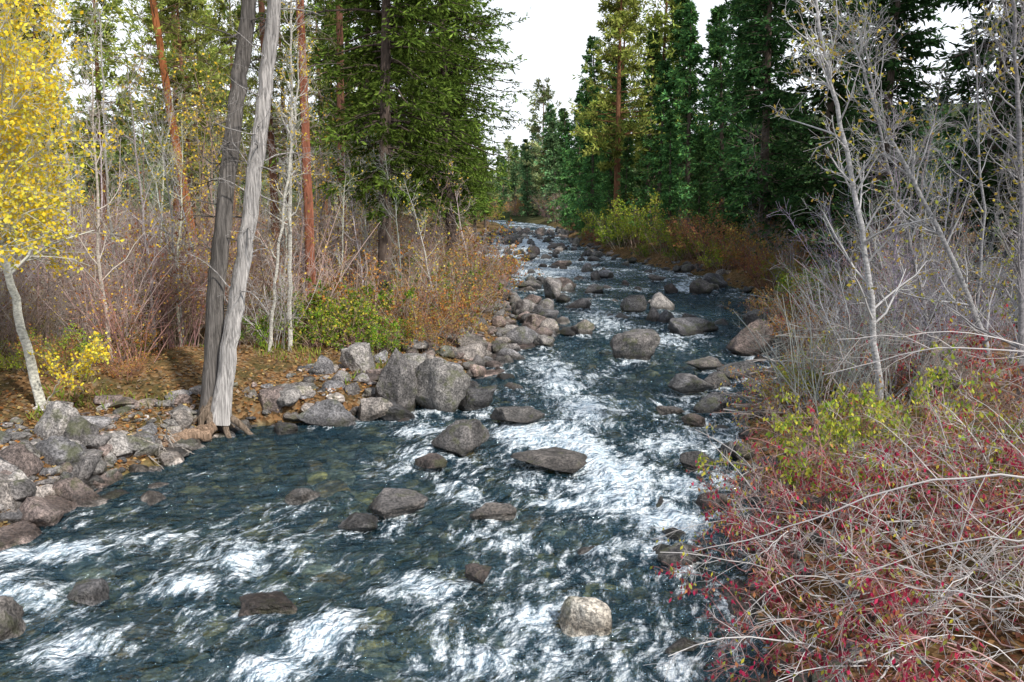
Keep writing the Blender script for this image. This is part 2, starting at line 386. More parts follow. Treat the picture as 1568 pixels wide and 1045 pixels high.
scatter_rocks('riffle_rocks', np.stack([x, y], 1), ln(n, .36, .75, .35), (4, 3), .8, .15, .5, seed=5)
n = 3600; y = yden(n, 6.5, 30); x = xl(y)+(xr(y)-xl(y))*rng.uniform(-.02, 1.02, n)
scatter_rocks('riverbed_stones', np.stack([x, y], 1), ln(n, .24, .6, .6), (3, 2), .45, .3, .95, seed=4, cols=[(.30, .24, .10), (.36, .29, .14), (.18, .16, .08), (.30, .29, .24), (.12, .10, .07), (.26, .17, .08)], mat=M_bed, ztop=-.05)

# ------------------------------------------------------------ water
ys = [2.5]
while ys[-1] < 235: ys.append(ys[-1]+.0062*max(ys[-1], 7))
ys = np.array(ys); ts = np.linspace(0, 1, 330)
Y, Tt = np.meshgrid(ys, ts, indexing='ij')
A = xl(Y)-1.2; B = xr(Y)+1.2; X = A+(B-A)*Tt
FO = [(-1.9, 16.9, .7, .8, 1.1), (-1.7, 15.6, .7, 1.0, 1.), (.1, 16.8, .4, .9, 1.5), (.6, 16.6, .6, .9, 1.6), (1.1, 16.4, .5, 1.7, 1.5), (1.35, 15.3, .6, 1.3, 1.6), (1.8, 14.2, .7, 1.1, 1.5), (1.7, 13.1, .7, .8, 1.5), (2.2, 12.1, .55, .8, 1.5),
 (2.6, 13.4, .6, 1.1, 1.2), (1.2, 22, .6, 3.5, 1.2), (1.6, 19, .7, 1.6, 1.25), (2.8, 16, .9, 1.2, 1.), (9, 46, 1.2, 1.8, 1.4), (5, 28.5, .8, 2, 1.), (6.5, 35, 1, 2, 1.1), (0, 75, 4, 14, 1.3), (1.5, 100, 4, 25, 1.4), (2.5, 58, 3.5, 6, 1.25), (3.6, 34, 1.1, 4, 1.),
 (-5.8, 10.9, 1., .35, 1.45), (-4.9, 11.4, .6, .4, 1.2), (-3.4, 10.6, .3, .7, 1.35), (-3.9, 9.9, .5, .3, 1.1), (-1.9, 8.6, .4, .5, 1.35), (-2.3, 8.0, .35, .35, 1.35), (-1.1, 9.8, .6, .4, 1.1), (.8, 12.9, .6, .25, 1.3), (1.1, 10.9, .7, .25, 1.), (-.9, 13.3, .5, .6, 1.),
 (-2.2, 14.6, .6, .6, 1.), (.3, 9.2, .6, .5, 1.), (1.9, 11., .6, .5, 1.05), (-6., 9.6, .7, .5, 1.2), (-.2, 11.3, .6, .7, .95), (3.4, 13.8, .4, 1., 1.), (-.3, 8.2, .5, .4, 1.), (-4.4, 8.4, .6, .5, .95), (.9, 24.5, .8, 2, .9), (7, 23.5, .5, 1, .9)]
F = np.zeros_like(X)
for (x, y, sx, sy, a) in FO: F = np.maximum(F, a*np.exp(-((X-x)/sx)**2*.6-((Y-y)/sy)**2*.6))
for (x, y, w, h, t) in HERO:
    if x < -6.5 or h > 1.8: continue
    F = np.maximum(F, 1.0*np.exp(-((X-x)/(w*.5))**2-np.where(Y < y, ((Y-y)/(w*1.3))**2, ((Y-y)/(w*.45))**2)))
riff = np.clip(n2(X, Y, .5, 3, 31, .35)*.55+.5, 0, 1)
F = np.maximum(F, riff*(.85+.35*sm((Y-30)/40)))
F *= sm((X-xl(Y)+.2)/.9)*.6+.4
calm = np.exp(-((X+4.1)/1.7)**2-((Y-14.)/2.3)**2)+np.exp(-((X-8.5)/2)**2-((Y-38)/6)**2)+np.exp(-((X+3.8)/1.8)**2-((Y-16.5)/1)**2)
calm = np.clip(calm, 0, 1)
F *= 1-.8*calm
wx = X+.3*n2(X, Y, .7, 2, 44)
Z = .075*n2(wx, Y, 1.3, 4, 21, 1.0)*(1-.6*calm) + .09*n2(wx, Y, 2.4, 4, 22, 1.7)*np.clip(F-.3, 0, 1) + .03 + .05*np.clip(F-.6, 0, 1)
mb = MB(); v, f = grid(X, Y, Z); mb.add(v, f, V(.1, .2, .2)); me = mb.build('water', [M_water])
at = me.attributes.new('foam', 'FLOAT', 'POINT'); at.data.foreach_set('value', F.ravel().astype(np.float32))
at = me.attributes.new('flow', 'FLOAT_VECTOR', 'POINT')
at.data.foreach_set('vector', np.stack([X-.25*(Y-18)*(Y < 18)+.15*n2(X, Y, .9, 2, 61), Y, F*0], -1).ravel().astype(np.float32))
obj('river_water', me)

# ------------------------------------------------------------ vegetation generators
def conifer(name, h, Lmax, start=.12, nb=220, nt=10, ns=4, nl=.3, cols=((.03, .07, .03),), shape=.8, droop=-.1, trunk=(.14, .11, .09), r0=None, dead=0, tufty=False, wf=.3):
    mb = MB(); r0 = r0 or h*.012+.06; K = 12
    zt = np.linspace(0, 1, K); P = np.stack([.15*np.sin(zt*3+rng.uniform(0, 6))*zt, .15*np.cos(zt*2.5)*zt, zt*h], 1); R = r0*(1-zt*.93); R[0] *= 1.25
    mb.tubes(P, R, 10, trunk, 0)
    t = start+(1-start)*rng.uniform(0, 1, nb)**.95*.985
    az = rng.uniform(0, 6.28, nb)
    prof = (1-(t-start)/(1-start))**shape*np.clip(.55+(t-start)*4, 0, 1)
    lob = 1+.28*np.sin(az*2+t*9+rng.uniform(0, 6))+.18*np.sin(az*3-t*23)      # uneven outline
    L = Lmax*(prof*.93+.05)*rng.uniform(.45, 1.15, nb)*lob
    base = np.stack([np.interp(t, zt, P[:, 0]), np.interp(t, zt, P[:, 1]), t*h], 1)
    d = np.stack([np.cos(az), np.sin(az), .55*t-.15+rng.normal(0, .1, nb)], 1); d = unit(d)
    out = [base]; p = base
    for k in range(5):
        d = unit(d+rng.normal(0, .06, d.shape)+V(0, 0, droop if k < 3 else -droop*1.2)); p = p+d*(L/5)[:, None]; out.append(p)
    BP = np.stack(out, 1); BR = (.012+.008*L)[:, None]*np.linspace(1, .25, 6)[None]
    mb.tubes(BP, BR, 3, V(*trunk)*.8, 0)
    TW, TR = grow(BP, BR, nt, .12 if not tufty else .35, 1., L*.36, 52, 3, up=-.10 if not tufty else .12, jit=.12, rs=.5, lt=.6, flat=.75)
    pos, dr = along(TW, ns)
    pos2, dr2 = along(BP[:, 2:], ns*2)
    pos = np.concatenate([pos, pos2]); dr = np.concatenate([dr, dr2]); n = len(pos)
    cl = np.repeat(rng.uniform(.5, 1.5, (nb, 1)), nt*ns, 0); cl = np.concatenate([cl, np.repeat(rng.uniform(.7, 1.2, (nb, 1)), ns*2, 0)])
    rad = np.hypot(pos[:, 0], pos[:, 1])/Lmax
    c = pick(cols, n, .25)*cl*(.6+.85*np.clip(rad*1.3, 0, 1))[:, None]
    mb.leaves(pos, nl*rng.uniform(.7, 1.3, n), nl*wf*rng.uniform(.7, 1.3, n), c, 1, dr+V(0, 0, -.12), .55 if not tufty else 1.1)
    if dead:
        q = rng.uniform(.05, start+.1, dead); az = rng.uniform(0, 6.28, dead)
        b = np.stack([np.interp(q, zt, P[:, 0]), np.interp(q, zt, P[:, 1]), q*h], 1); d = np.stack([np.cos(az), np.sin(az), -.15+0*az], 1)
        o_ = [b]; p = b; LL = Lmax*.4*rng.uniform(.3, 1, dead)
        for k in range(3): d = unit(d+rng.normal(0, .15, d.shape)); p = p+d*(LL/3)[:, None]; o_.append(p)
        D = np.stack(o_, 1); DR = np.full((dead, 4), .016)*np.linspace(1, .3, 4); mb.tubes(D, DR, 3, (.2, .18, .16), 0)
        Q, QR = grow(D, DR, 4, .2, 1, LL*.35, 50, 3, rs=.5); mb.tubes(Q, QR, 3, (.2, .18, .16), 0)
    return mb.build(name, [M_bark, M_needle])
DG = ((.035, .085, .028), (.045, .10, .03), (.026, .065, .026)); BG = ((.075, .18, .06), (.11, .23, .06), (.05, .13, .05)); YG = ((.24, .29, .06), (.32, .35, .09), (.16, .22, .05)); MG = ((.09, .17, .03), (.13, .22, .04), (.06, .12, .025)); PALE_HAZE = ((.26, .32, .14), (.33, .36, .16), (.2, .28, .14))  # last palette: distance haze painted into the pine needle colour
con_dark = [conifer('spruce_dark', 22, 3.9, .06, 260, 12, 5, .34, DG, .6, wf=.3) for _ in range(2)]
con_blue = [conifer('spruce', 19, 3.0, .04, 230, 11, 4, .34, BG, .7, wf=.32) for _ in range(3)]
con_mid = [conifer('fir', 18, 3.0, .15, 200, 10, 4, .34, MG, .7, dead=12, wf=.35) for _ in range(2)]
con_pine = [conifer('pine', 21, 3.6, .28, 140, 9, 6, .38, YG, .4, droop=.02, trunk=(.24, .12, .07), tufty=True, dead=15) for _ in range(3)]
far_b = [conifer('far_spruce', 19, 3.0, .04, 130, 8, 3, .6, ((.11, .22, .10), (.15, .26, .11)), .7, wf=.4) for _ in range(2)]  # far trees coloured paler, the haze put into their foliage
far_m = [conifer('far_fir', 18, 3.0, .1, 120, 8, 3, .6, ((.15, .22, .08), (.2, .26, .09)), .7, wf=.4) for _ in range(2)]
far_p = [conifer('far_pine', 21, 3.6, .2, 100, 8, 4, .55, PALE_HAZE, .4, droop=.02, trunk=(.28, .18, .13), tufty=True) for _ in range(2)]
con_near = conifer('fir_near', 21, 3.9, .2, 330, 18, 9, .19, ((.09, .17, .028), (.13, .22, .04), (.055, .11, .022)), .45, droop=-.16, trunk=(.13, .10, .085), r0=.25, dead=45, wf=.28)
def place(name, me, x, y, s=1., parent=None, dz=-.15, tilt=.02):
    return obj(name, me, (x, y, float(ground(x, y))+dz), (rng.normal(0, tilt), rng.normal(0, tilt), rng.uniform(0, 6.28)), s*V(1, 1, 1) if np.isscalar(s) else s, parent)
R_ = lambda l: l[rng.integers(0, len(l))]
place('fir_tree', con_near, -4.2, 29, 1.); place('fir_tree', con_near, -2.7, 41, .95); place('fir_tree', con_near, -3.2, 47, 1.05); place('fir_tree', con_near, -7.4, 45, 1.)
for (x, y, s) in [(-4.6, 60, 1.), (-5., 74, 1.), (-7.5, 66, 1.1), (-5.6, 92, .95), (-10, 56, 1.1), (-4.7, 112, .8), (-12, 80, 1.1), (-4.2, 140, .7)]: place('fir_tree', R_(con_mid), x, y, s)
for (x, y, s) in [(17, 60, 1.1), (20.5, 50, 1.1), (15.5, 44, .95), (19, 36, 1.05), (24, 42, 1.1), (17.5, 29, .95), (23, 31, 1.1), (21, 24, 1.), (27, 36, 1.1), (29, 28, 1.1), (15.5, 22, .8), (19, 19, 1), (24, 66, 1.2), (14.6, 52, 1.), (13.5, 33, .7), (25, 24, 1.1)]: place('spruce_tree', R_(con_dark), x, y, s)
for (x, y, s) in [(14.4, 74, 1.), (17.5, 72, 1.15), (12.6, 84, 1.0), (14.5, 92, 1.1), (10.6, 92, .85), (11.2, 104, 1.1), (8.8, 98, .85), (8.6, 116, .95), (10.2, 128, 1.1), (13, 115, 1.2), (8.6, 142, .95), (18, 96, 1.3), (21, 80, 1.2), (12, 68, .55), (9.8, 78, .5), (13, 62, .45), (8.4, 130, .8), (9.2, 108, .9), (9.6, 86, .7), (12.4, 76, .8), (16, 84, 1.2), (11.5, 120, 1.3), (15.5, 66, .9), (18.5, 84, 1.1)]: place('spruce_tree', R_(con_blue), x, y, s)
place('pine_tree', con_pine[0], 9.6, 82, 1.2); place('pine_tree', con_pine[1], 11.8, 100, 1.2); place('pine_tree', con_pine[2], 14, 86, 1.25)
for (x, y, s) in [(-18, 48, .95), (-25, 55, .9), (-31, 50, 1.), (-22, 70, 1.), (-36, 66, 1.), (-28, 82, 1.05), (-14, 68, 1.), (-18, 92, 1.), (-42, 80, 1.05), (-34, 40, .8), (-13, 52, .8), (-20, 38, .6), (-15, 42, .7)]: place('pine_tree', R_(con_pine), x, y, s)
dist = empty('distant_forest')
for i in range(150):
    y = rng.uniform(100, 300); x = rng.uniform(-.7, .7)*y
    if -9 < x < 12 and y < 185: continue
    if xl(y)-3 < x < xr(y)+3: continue
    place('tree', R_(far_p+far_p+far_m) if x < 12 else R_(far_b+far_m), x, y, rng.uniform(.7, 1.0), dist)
for i in range(56):     # trees closing the far bend of the valley
    y = rng.uniform(195, 300); x = rng.uniform(-16, 24)
    if xl(y)-2.5 < x < xr(y)+2.5: continue
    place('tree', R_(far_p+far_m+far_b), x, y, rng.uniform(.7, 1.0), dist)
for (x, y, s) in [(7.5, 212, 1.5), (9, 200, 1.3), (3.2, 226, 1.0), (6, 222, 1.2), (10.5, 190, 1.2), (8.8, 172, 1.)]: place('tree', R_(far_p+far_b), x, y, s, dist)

def shoots(mb, P, R, name, h, col, nleaf, lcols, ls, nb, start, bl, twn, S=6, fine=3, keep=False, clump=0):
    mb.tubes(P, R, S, col, 0)
    B, BR = grow(P, R, nb, start, 1, h*bl, 48, 5, up=.12, jit=.16, rs=.5, lt=.5); mb.tubes(B, BR, 4, V(*col)*.95, 2)
    C, CR = grow(B, BR, twn, .15, 1, h*bl*.42, 42, 4, up=.06, jit=.2, rs=.6, lt=.3); CR = np.maximum(CR, .0035); mb.tubes(C, CR, 3, V(*col)*.9, 2)
    D, DR = grow(C, CR, fine, .2, 1, h*bl*.2, 45, 3, up=.03, jit=.2, rs=.8, lt=.3); DR = np.maximum(DR, .003); mb.tubes(D, DR, 3, V(*col)*.85, 2)
    if nleaf:
        pos, dr = along(D, max(1, int(math.ceil(nleaf/len(D))))); k = rng.permutation(len(pos))[:nleaf]
        if clump: pos = pos+rng.normal(0, clump, pos.shape)
        mb.leaves(pos[k], ls*rng.uniform(.6, 1.3, len(k)), ls*.75, pick(lcols, len(k), .25), 1)
    return mb.build(name, [M_pole, M_leaf, M_twig], keep=keep)
def sapling(h, col, nleaf=0, lcols=((.5, .4, .05),), ls=.06, lean=.06, r0=.035, nb=20, start=.2, bl=.2, twn=5):
    mb = MB(); K = 12; zt = np.linspace(0, 1, K); a = rng.uniform(0, 6.28)
    wob = np.cumsum(rng.normal(0, .012*h, (K, 2)), 0); wob -= wob[0]
    P = np.stack([math.cos(a)*lean*h*zt**1.5+wob[:, 0]*.6, math.sin(a)*lean*h*zt**1.5+wob[:, 1]*.6, h*zt], 1)[None]; R = (r0*(1-.85*zt))[None]
    return shoots(mb, P, R, 's', h, col, nleaf, lcols, ls, nb, start, bl, twn, fine=2, keep=True)
def shrub(h, spread, col, ns=16, nleaf=0, lcols=((.4, .1, .05),), ls=.06, nb=6, tw=4, r0=.014, arch=-.05):
    mb = MB(); K = 7; az = rng.uniform(0, 6.28, ns); b = np.stack([np.cos(az), np.sin(az), 0*az], 1)*rng.uniform(0, .3, (ns, 1))*spread
    d = unit(np.stack([np.cos(az)*spread/h*.6, np.sin(az)*spread/h*.6, 1+0*az], 1)+rng.normal(0, .15, (ns, 3)))
    L = h*rng.uniform(.6, 1.15, ns); o_ = [b]; p = b
    for k in range(K-1):
        d = unit(d+rng.normal(0, .1, d.shape)+V(0, 0, arch)); p = p+d*(L/(K-1))[:, None]; o_.append(p)
    P = np.stack(o_, 1); R = np.full((ns, K), r0)*np.linspace(1, .35, K)*rng.uniform(.6, 1.3, (ns, 1))
    cc = pick([col], ns, .35)
    mb.tubes(P, R, 4, cc, 2)
    B, BR = grow(P, R, nb, .2, 1, h*.38, 38, 4, up=.04, jit=.17, rs=.6, lt=.4); mb.tubes(B, BR, 3, np.repeat(cc, nb, 0)*.95, 2)
    C, CR = grow(B, BR, tw, .15, 1, h*.17, 42, 3, up=.02, jit=.2, rs=.75, lt=.3); CR = np.maximum(CR, .003); mb.tubes(C, CR, 3, np.repeat(cc, nb*tw, 0)*.9, 2)
    if nleaf:
        pos, dr = along(C, max(1, int(math.ceil(1.8*nleaf/len(C))))); k = rng.permutation(len(pos))
        k = k[(vnoise(pos[k]*1.6, 17) > rng.normal(-.1, .3, len(k)))][:nleaf]
        mb.leaves(pos[k], ls*rng.uniform(.6, 1.3, len(k)), ls*.7, pick(lcols, len(k), .3), 1)
    return mb.build('s', [], keep=True)
class Mass:
    """one merged mesh for a mass of small plants"""
    def __init__(s, name): s.name = name; s.mb = MB()
    def put(s, T, x, y, sc, tilt=.05, dz=-.12):
        a = rng.uniform(0, 6.28); tx, ty = rng.normal(0, tilt, 2); ca, sa = math.cos(a), math.sin(a)
        v = T['v']*sc; v = np.stack([v[:, 0]*ca-v[:, 1]*sa, v[:, 0]*sa+v[:, 1]*ca, v[:, 2]], 1)
        v[:, 0] += v[:, 2]*tx; v[:, 1] += v[:, 2]*ty
        v += V(x, y, float(ground(x, y))+dz)
        s.mb.add(v, T['f'], T['c']*rng.uniform(.75, 1.25)*(1+rng.normal(0, .05, 3)), T['m'])
    def done(s): obj(s.name, s.mb.build(s.name, [M_pole, M_leaf, M_twig]))
YEL = ((.7, .5, .05), (.8, .6, .07), (.55, .4, .05)); ORG = ((.46, .18, .05), (.54, .28, .06), (.3, .13, .05), (.36, .24, .06), (.24, .26, .05)); GRN = ((.15, .28, .03), (.26, .38, .05), (.08, .18, .02), (.42, .42, .06)); RED = ((.42, .03, .06), (.5, .06, .08), (.3, .04, .05), (.45, .16, .07))
MUT = ((.48, .28, .08), (.42, .16, .07), (.44, .38, .08), (.34, .22, .09), (.5, .2, .1))
DRY = ((.38, .18, .06), (.58, .42, .08), (.3, .14, .07), (.62, .48, .08))
BRN = (.33, .25, .21); GRY = (.42, .39, .37); BLU = (.30, .30, .33); RDB = (.28, .16, .13)
sap_l = [sapling(rng.uniform(6, 8), c, nl, YEL, .08, rng.uniform(.02, .12), .045) for c, nl in ((GRY, 160), (BRN, 100), ((.5, .48, .45), 0), (BRN, 400), ((.55, .52, .48), 120))]
sap_r = [sapling(rng.uniform(6, 8), c, nl, ((.5, .4, .06), (.3, .32, .05)), .07, rng.uniform(.05, .18), .045, 22, .1) for c, nl in ((BLU, 90), ((.34, .32, .32), 30), (BLU, 300), ((.24, .21, .21), 0))]
sh_bare = [shrub(3., 1.6, c, 18, nl, DRY, .07) for c, nl in ((BRN, 200), (GRY, 0), ((.3, .2, .17), 450), ((.38, .29, .24), 200))]
sh_bareb = [shrub(3., 2.0, c, 16, nl, ((.45, .38, .06), (.2, .27, .05), (.34, .14, .06)), .06) for c, nl in ((BLU, 60), ((.28, .25, .25), 400), ((.34, .31, .31), 200))]
sh_org = [shrub(2.4, 1.8, BRN, 20, 1500, ORG, .085), shrub(2.6, 1.8, RDB, 20, 1500, MUT, .085)]
sh_grn = [shrub(1.9, 1.6, BRN, 18, 2000, GRN, .095), shrub(2.1, 1.8, BRN, 18, 2000, ((.36, .42, .05), (.5, .5, .07), (.22, .32, .05)), .095)]
sh_red = [shrub(2.0, 1.9, RDB, 18, 1000, RED, .06), shrub(2.0, 2.0, (.34, .22, .2), 18, 500, RED, .06)]
m1 = Mass('bare_shrub_thicket'); m2 = Mass('riverside_alder_thicket'); m3 = Mass('sapling_stand'); m4 = Mass('autumn_undergrowth')
for i in range(120):
    y = float(yden(1, 19., 80)[0]); x = float(xl(y))-(2.2 if y < 26 else 1.6)-abs(rng.normal(0, .33*y))
    if y < 24 and x > -6.8: continue
    m3.put(R_(sap_l), x, y, rng.uniform(.7, 1.1), .07)
for i in range(140):
    y = float(yden(1, 19, 100)[0]); x = float(xl(y))-2.0-abs(rng.normal(0, .3*y))
    if y < 27 and x > -6.: continue
    m1.put(R_(sh_bare), x, y, rng.uniform(.7, 1.35))
for i in range(26): m1.put(R_(sh_bare), rng.uniform(-15, -6.8), rng.uniform(18.8, 24), rng.uniform(.6, 1.1))
for i in range(75):
    y = float(yden(1, 24, 90)[0]); x = float(xl(y))-1.2-abs(rng.normal(0, .05*y+.6))
    m4.put(R_(sh_org+sh_bare[:1]+sh_grn[:1]), x, y, rng.uniform(.55, 1.1))
for i in range(90):
    y = rng.uniform(17.6, 34); x = rng.uniform(-20, -6.3)
    m4.put(R_(sh_grn+sh_org), x, y, rng.uniform(.18, .5))
for (x, y, s) in [(-4.9, 22.6, .75), (-4.2, 22.9, .85), (-5.4, 23.6, .95), (-3.5, 22.8, .55), (-6.4, 22., .5), (-3.0, 23.6, .45)]: m4.put(sh_grn[0], x, y, s)
for (x, y, s) in [(-2.5, 23.8, .65), (-2.9, 24.8, .8), (-2.2, 26.4, .9), (-2.0, 29.5, 1.1), (-1.6, 32, 1.1), (-3.8, 25, .9), (-1.3, 36, 1.2)]: m4.put(sh_org[0], x, y, s)
for i in range(62):
    y = float(yden(1, 15, 75)[0]); x = float(xr(y))+1.3+abs(rng.normal(0, .13*y))
    m2.put(R_(sh_bareb), x, y, rng.uniform(.7, 1.2)*(1 if y > 20 else .75))
for i in range(46):
    y = float(yden(1, 17, 55)[0]); x = float(xr(y))+2.5+abs(rng.normal(0, .18*y))
    m3.put(R_(sap_r), x, y, rng.uniform(.75, 1.15), .08)
for i in range(95):
    y = float(yden(1, 26, 140)[0]); x = float(xr(y))+.9+abs(rng.normal(0, .05*y))
    m4.put(R_(sh_org+sh_grn+sh_red[:1]), x, y, rng.uniform(.4, 1.0))
for i in range(22):
    y = rng.uniform(17, 26); x = float(xr(y))+.9+abs(rng.normal(0, 1.5))
    m4.put(R_(sh_org+sh_grn+sh_red+sh_bareb), x, y, rng.uniform(.25, .55))
for (x, y, s) in [(12.2, 55, 1.5), (13.4, 57, 1.4), (13.6, 50, 1.3), (12.3, 60, 1.4), (13.2, 46, 1.1), (9.6, 33.5, .6), (8.4, 26, .5), (14.6, 54, 1.4)]: m4.put(sh_org[1], x, y, s)
for (x, y, s) in [(9.4, 76, 1.7), (11, 78, 1.8), (12.3, 75, 1.7), (8.9, 86, 1.6), (10.2, 73, 1.5), (11.4, 66, 1.4)]: m4.put(sh_grn[1], x, y, s)
for i in range(60):
    y = rng.uniform(150, 240); x = rng.uniform(-18, 22)
    if xl(y)-.5 < x < xr(y)+.5: continue
    m4.put(R_(sh_org+sh_bare+sh_grn[1:]), x, y, rng.uniform(1.4, 2.4))
for m_ in (m1, m2, m3, m4): m_.done()

# ------------------------------------------------------------ hero snags
def path(pts, K, jit=0.):
    pts = np.array(pts, float); s = np.linspace(0, 1, len(pts)); q = np.linspace(0, 1, K)
    P = np.stack([np.interp(q, s, pts[:, i]) for i in range(3)], 1)
    for _ in range(3): P[1:-1] = (P[:-2]+2*P[1:-1]+P[2:])/4
    if jit: P[1:-1] += rng.normal(0, jit, (K-2, 3))
    return P
def snag(pts, r0, r1, col, nb=26):
    mb = MB(); P = path(pts, 40, .012); K = 40; R = np.linspace(r0, r1, K)*(1+rng.normal(0, .03, K)); R[:3] *= (1.4, 1.2, 1.08)
    v = mb.tubes(P, R, 22, col, 0).reshape(K, 22, 3)
    a = np.arange(22)/22*6.283
    fl = 1+.09*np.sin(a*5+1)[None]+.05*np.sin(a*9+2)[None]+.05*vnoise(np.stack(np.broadcast_arrays(a[None]*2, np.arange(K)[:, None]*.35, 0.), -1), 3)
    mb.v[-1] = (P[:, None]+(v-P[:, None])*fl[..., None]).reshape(-1, 3)
    c2 = mb.c[-1].reshape(K, 22, 3); c2 *= (1+.25*vnoise(np.stack(np.broadcast_arrays(a[None]*1.5, np.arange(K)[:, None]*.25, 0.), -1), 8))[..., None]
    B, BR = grow(P[None, 8:], R[None, 8:], nb, 0, 1, 1.3, 70, 6, up=-.05, jit=.28, rs=.12, lt=.2); mb.tubes(B, BR, 5, V(*col)*.9, 0)
    C, CR = grow(B, BR, 4, .2, 1, .6, 50, 4, up=0, jit=.3, rs=.6); mb.tubes(C, CR, 3, V(*col)*.8, 0)
    D, DR = grow(C, CR, 3, .2, 1, .35, 50, 3, up=0, jit=.3, rs=.7); mb.tubes(D, np.maximum(DR, .003), 3, V(*col)*.8, 0)
    return mb
e = empty('dead_tree_snag')
obj('dark_stem', snag([(-5.9, 16.9, .3), (-5.68, 16.9, 2.6), (-5.4, 16.95, 4.6), (-5.15, 17, 6.2), (-4.8, 17, 8.1), (-4.5, 17, 10.5)], .175, .12, (.17, .155, .145)).build('stem', [M_snag]), parent=e)
obj('pale_stem', snag([(-5.65, 16.7, .3), (-5.3, 16.7, 2.2), (-4.9, 16.7, 4.2), (-4.55, 16.7, 6.2), (-4.25, 16.6, 8.), (-4.0, 16.6, 10.8)], .16, .11, (.44, .415, .40)).build('stem', [M_snag]), parent=e)
mb = MB()
for a in np.linspace(0, 6.28, 9)[:-1]:
    c_, s_ = math.cos(a), math.sin(a); L = rng.uniform(.4, .7)
    P = path([(-5.76, 16.8, .75), (-5.76+c_*.2, 16.8+s_*.2, .45), (-5.76+c_*L*.7, 16.8+s_*L*.6, .2), (-5.76+c_*L*1.2, 16.8+s_*L, -.1)], 8, .02)
    mb.tubes(P, np.linspace(.11, .04, 8), 8, (.22, .17, .13), 0)
obj('root_flare', mb.build('roots', [M_snag]), parent=e)
mb = MB()
for k in range(5):
    P = path([(-5.7, 16.5-.06*k, .28-.03*k), (-6.1, 16.1-.05*k, .22), (-6.5, 15.7-.06*k, .14-.03*k), (-7.0, 15.3, .06+.05*k)], 14, .02)
    mb.tubes(P, np.linspace(.10, .05, 14)*(1+.15*rng.normal(size=14)), 9, V(.30, .21, .15)*rng.uniform(.7, 1.1), 0)
B, BR = grow(path([(-6.2, 15.8, .3), (-6.3, 15.3, .3), (-6.35, 14.9, .1)], 6)[None], np.full((1, 6), .03), 16, 0, 1, .7, 60, 5, up=-.05, jit=.25, rs=.5); mb.tubes(B, BR, 4, (.42, .38, .34), 0)
C, CR = grow(B, BR, 4, .2, 1, .3, 50, 3, jit=.3, rs=.7); mb.tubes(C, CR, 3, (.42, .38, .34), 0)
obj('fallen_root_log', mb.build('log', [M_snag]))
def bole(name, pts, r0, r1, col, cols, nb=60, start=.55, L=2.4):
    mb = MB(); P = path(pts, 30, .01); R = np.linspace(r0, r1, 30); mb.tubes(P, R, 14, col, 0)
    B, BR = grow(P[None], R[None], nb, start, 1, L, 75, 6, up=-.03, jit=.15, rs=.14); mb.tubes(B, BR, 4, V(.2, .13, .1), 0)
    C, CR = grow(B, BR, 9, .25, 1, L*.28, 50, 3, up=.05, jit=.2, rs=.5, flat=.5); mb.tubes(C, CR, 3, V(.2, .13, .1), 0)
    pos, dr = along(C[:, 1:], 12); n = len(pos); mb.leaves(pos, .2*rng.uniform(.7, 1.3, n), .04, pick(cols, n, .3), 1, dr, 1.)
    D, DR = grow(P[None], R[None], 26, .15, start+.1, L*.5, 80, 5, up=-.05, jit=.2, rs=.09); mb.tubes(D, DR, 4, V(.24, .2, .18), 0)
    Q, QR = grow(D, DR, 5, .2, 1, L*.2, 50, 3, jit=.25, rs=.6); mb.tubes(Q, QR, 3, V(.24, .2, .18), 0)
    return mb.build(name, [M_bark, M_needle])
obj('ponderosa_pine', bole('p1', [(-10.4, 30, .5), (-10.9, 30, 4.5), (-11.3, 30, 8), (-11.8, 30, 13), (-12, 30, 18)], .17, .07, (.36, .14, .06), YG, 70, .45))
obj('ponderosa_pine', bole('p2', [(-5.9, 26, .5), (-5.9, 26, 6), (-5.95, 26, 11), (-6, 26, 18)], .15, .08, (.27, .11, .07), MG, 60, .6))
obj('ponderosa_pine', bole('p3', [(-6.9, 36, .5), (-6.8, 36, 6), (-6.7, 36, 12), (-6.6, 36, 19)], .2, .09, (.2, .10, .07), MG, 70, .35))
obj('ponderosa_pine', bole('p4', [(-9, 34, .5), (-9, 34, 6), (-9.2, 34, 12), (-9.1, 34, 19)], .17, .09, (.24, .12, .08), YG, 80, .3))
def thin_tree(pts, r0, col, nb=24, bl=1.3, start=.2, nleaf=0, lcols=YEL, ls=.06, twn=5, name='t', fine=4, clump=0):
    mb = MB(); P = path(pts, 24, .015)[None]; R = np.linspace(r0, r0*.25, 24)[None]
    return shoots(mb, P, R, name, 1., col, nleaf, lcols, ls, nb, start, bl, twn, 9, fine, clump=clump)
WHT = (.55, .53, .48)
obj('birch_tree', thin_tree([(-5.6, 22, .7), (-5.45, 22, 4), (-5.3, 22, 7), (-5.2, 22, 10)], .06, WHT, 26, 1.2, .3, 260))
obj('birch_tree', thin_tree([(-6.0, 21.5, .6), (-5.7, 21.5, 3), (-5.2, 21.6, 6), (-5.0, 21.6, 8)], .045, WHT, 20, 1.0, .3, 450))
obj('birch_tree', thin_tree([(-12.5, 25, .7), (-12.3, 25, 5), (-12.4, 25, 10)], .07, WHT, 26, 1.2, .3, 100))
obj('birch_tree', thin_tree([(-9.7, 22, .7), (-9.9, 22, 4), (-9.8, 22, 9)], .05, (.42, .4, .37), 22, 1.2, .25, 120))
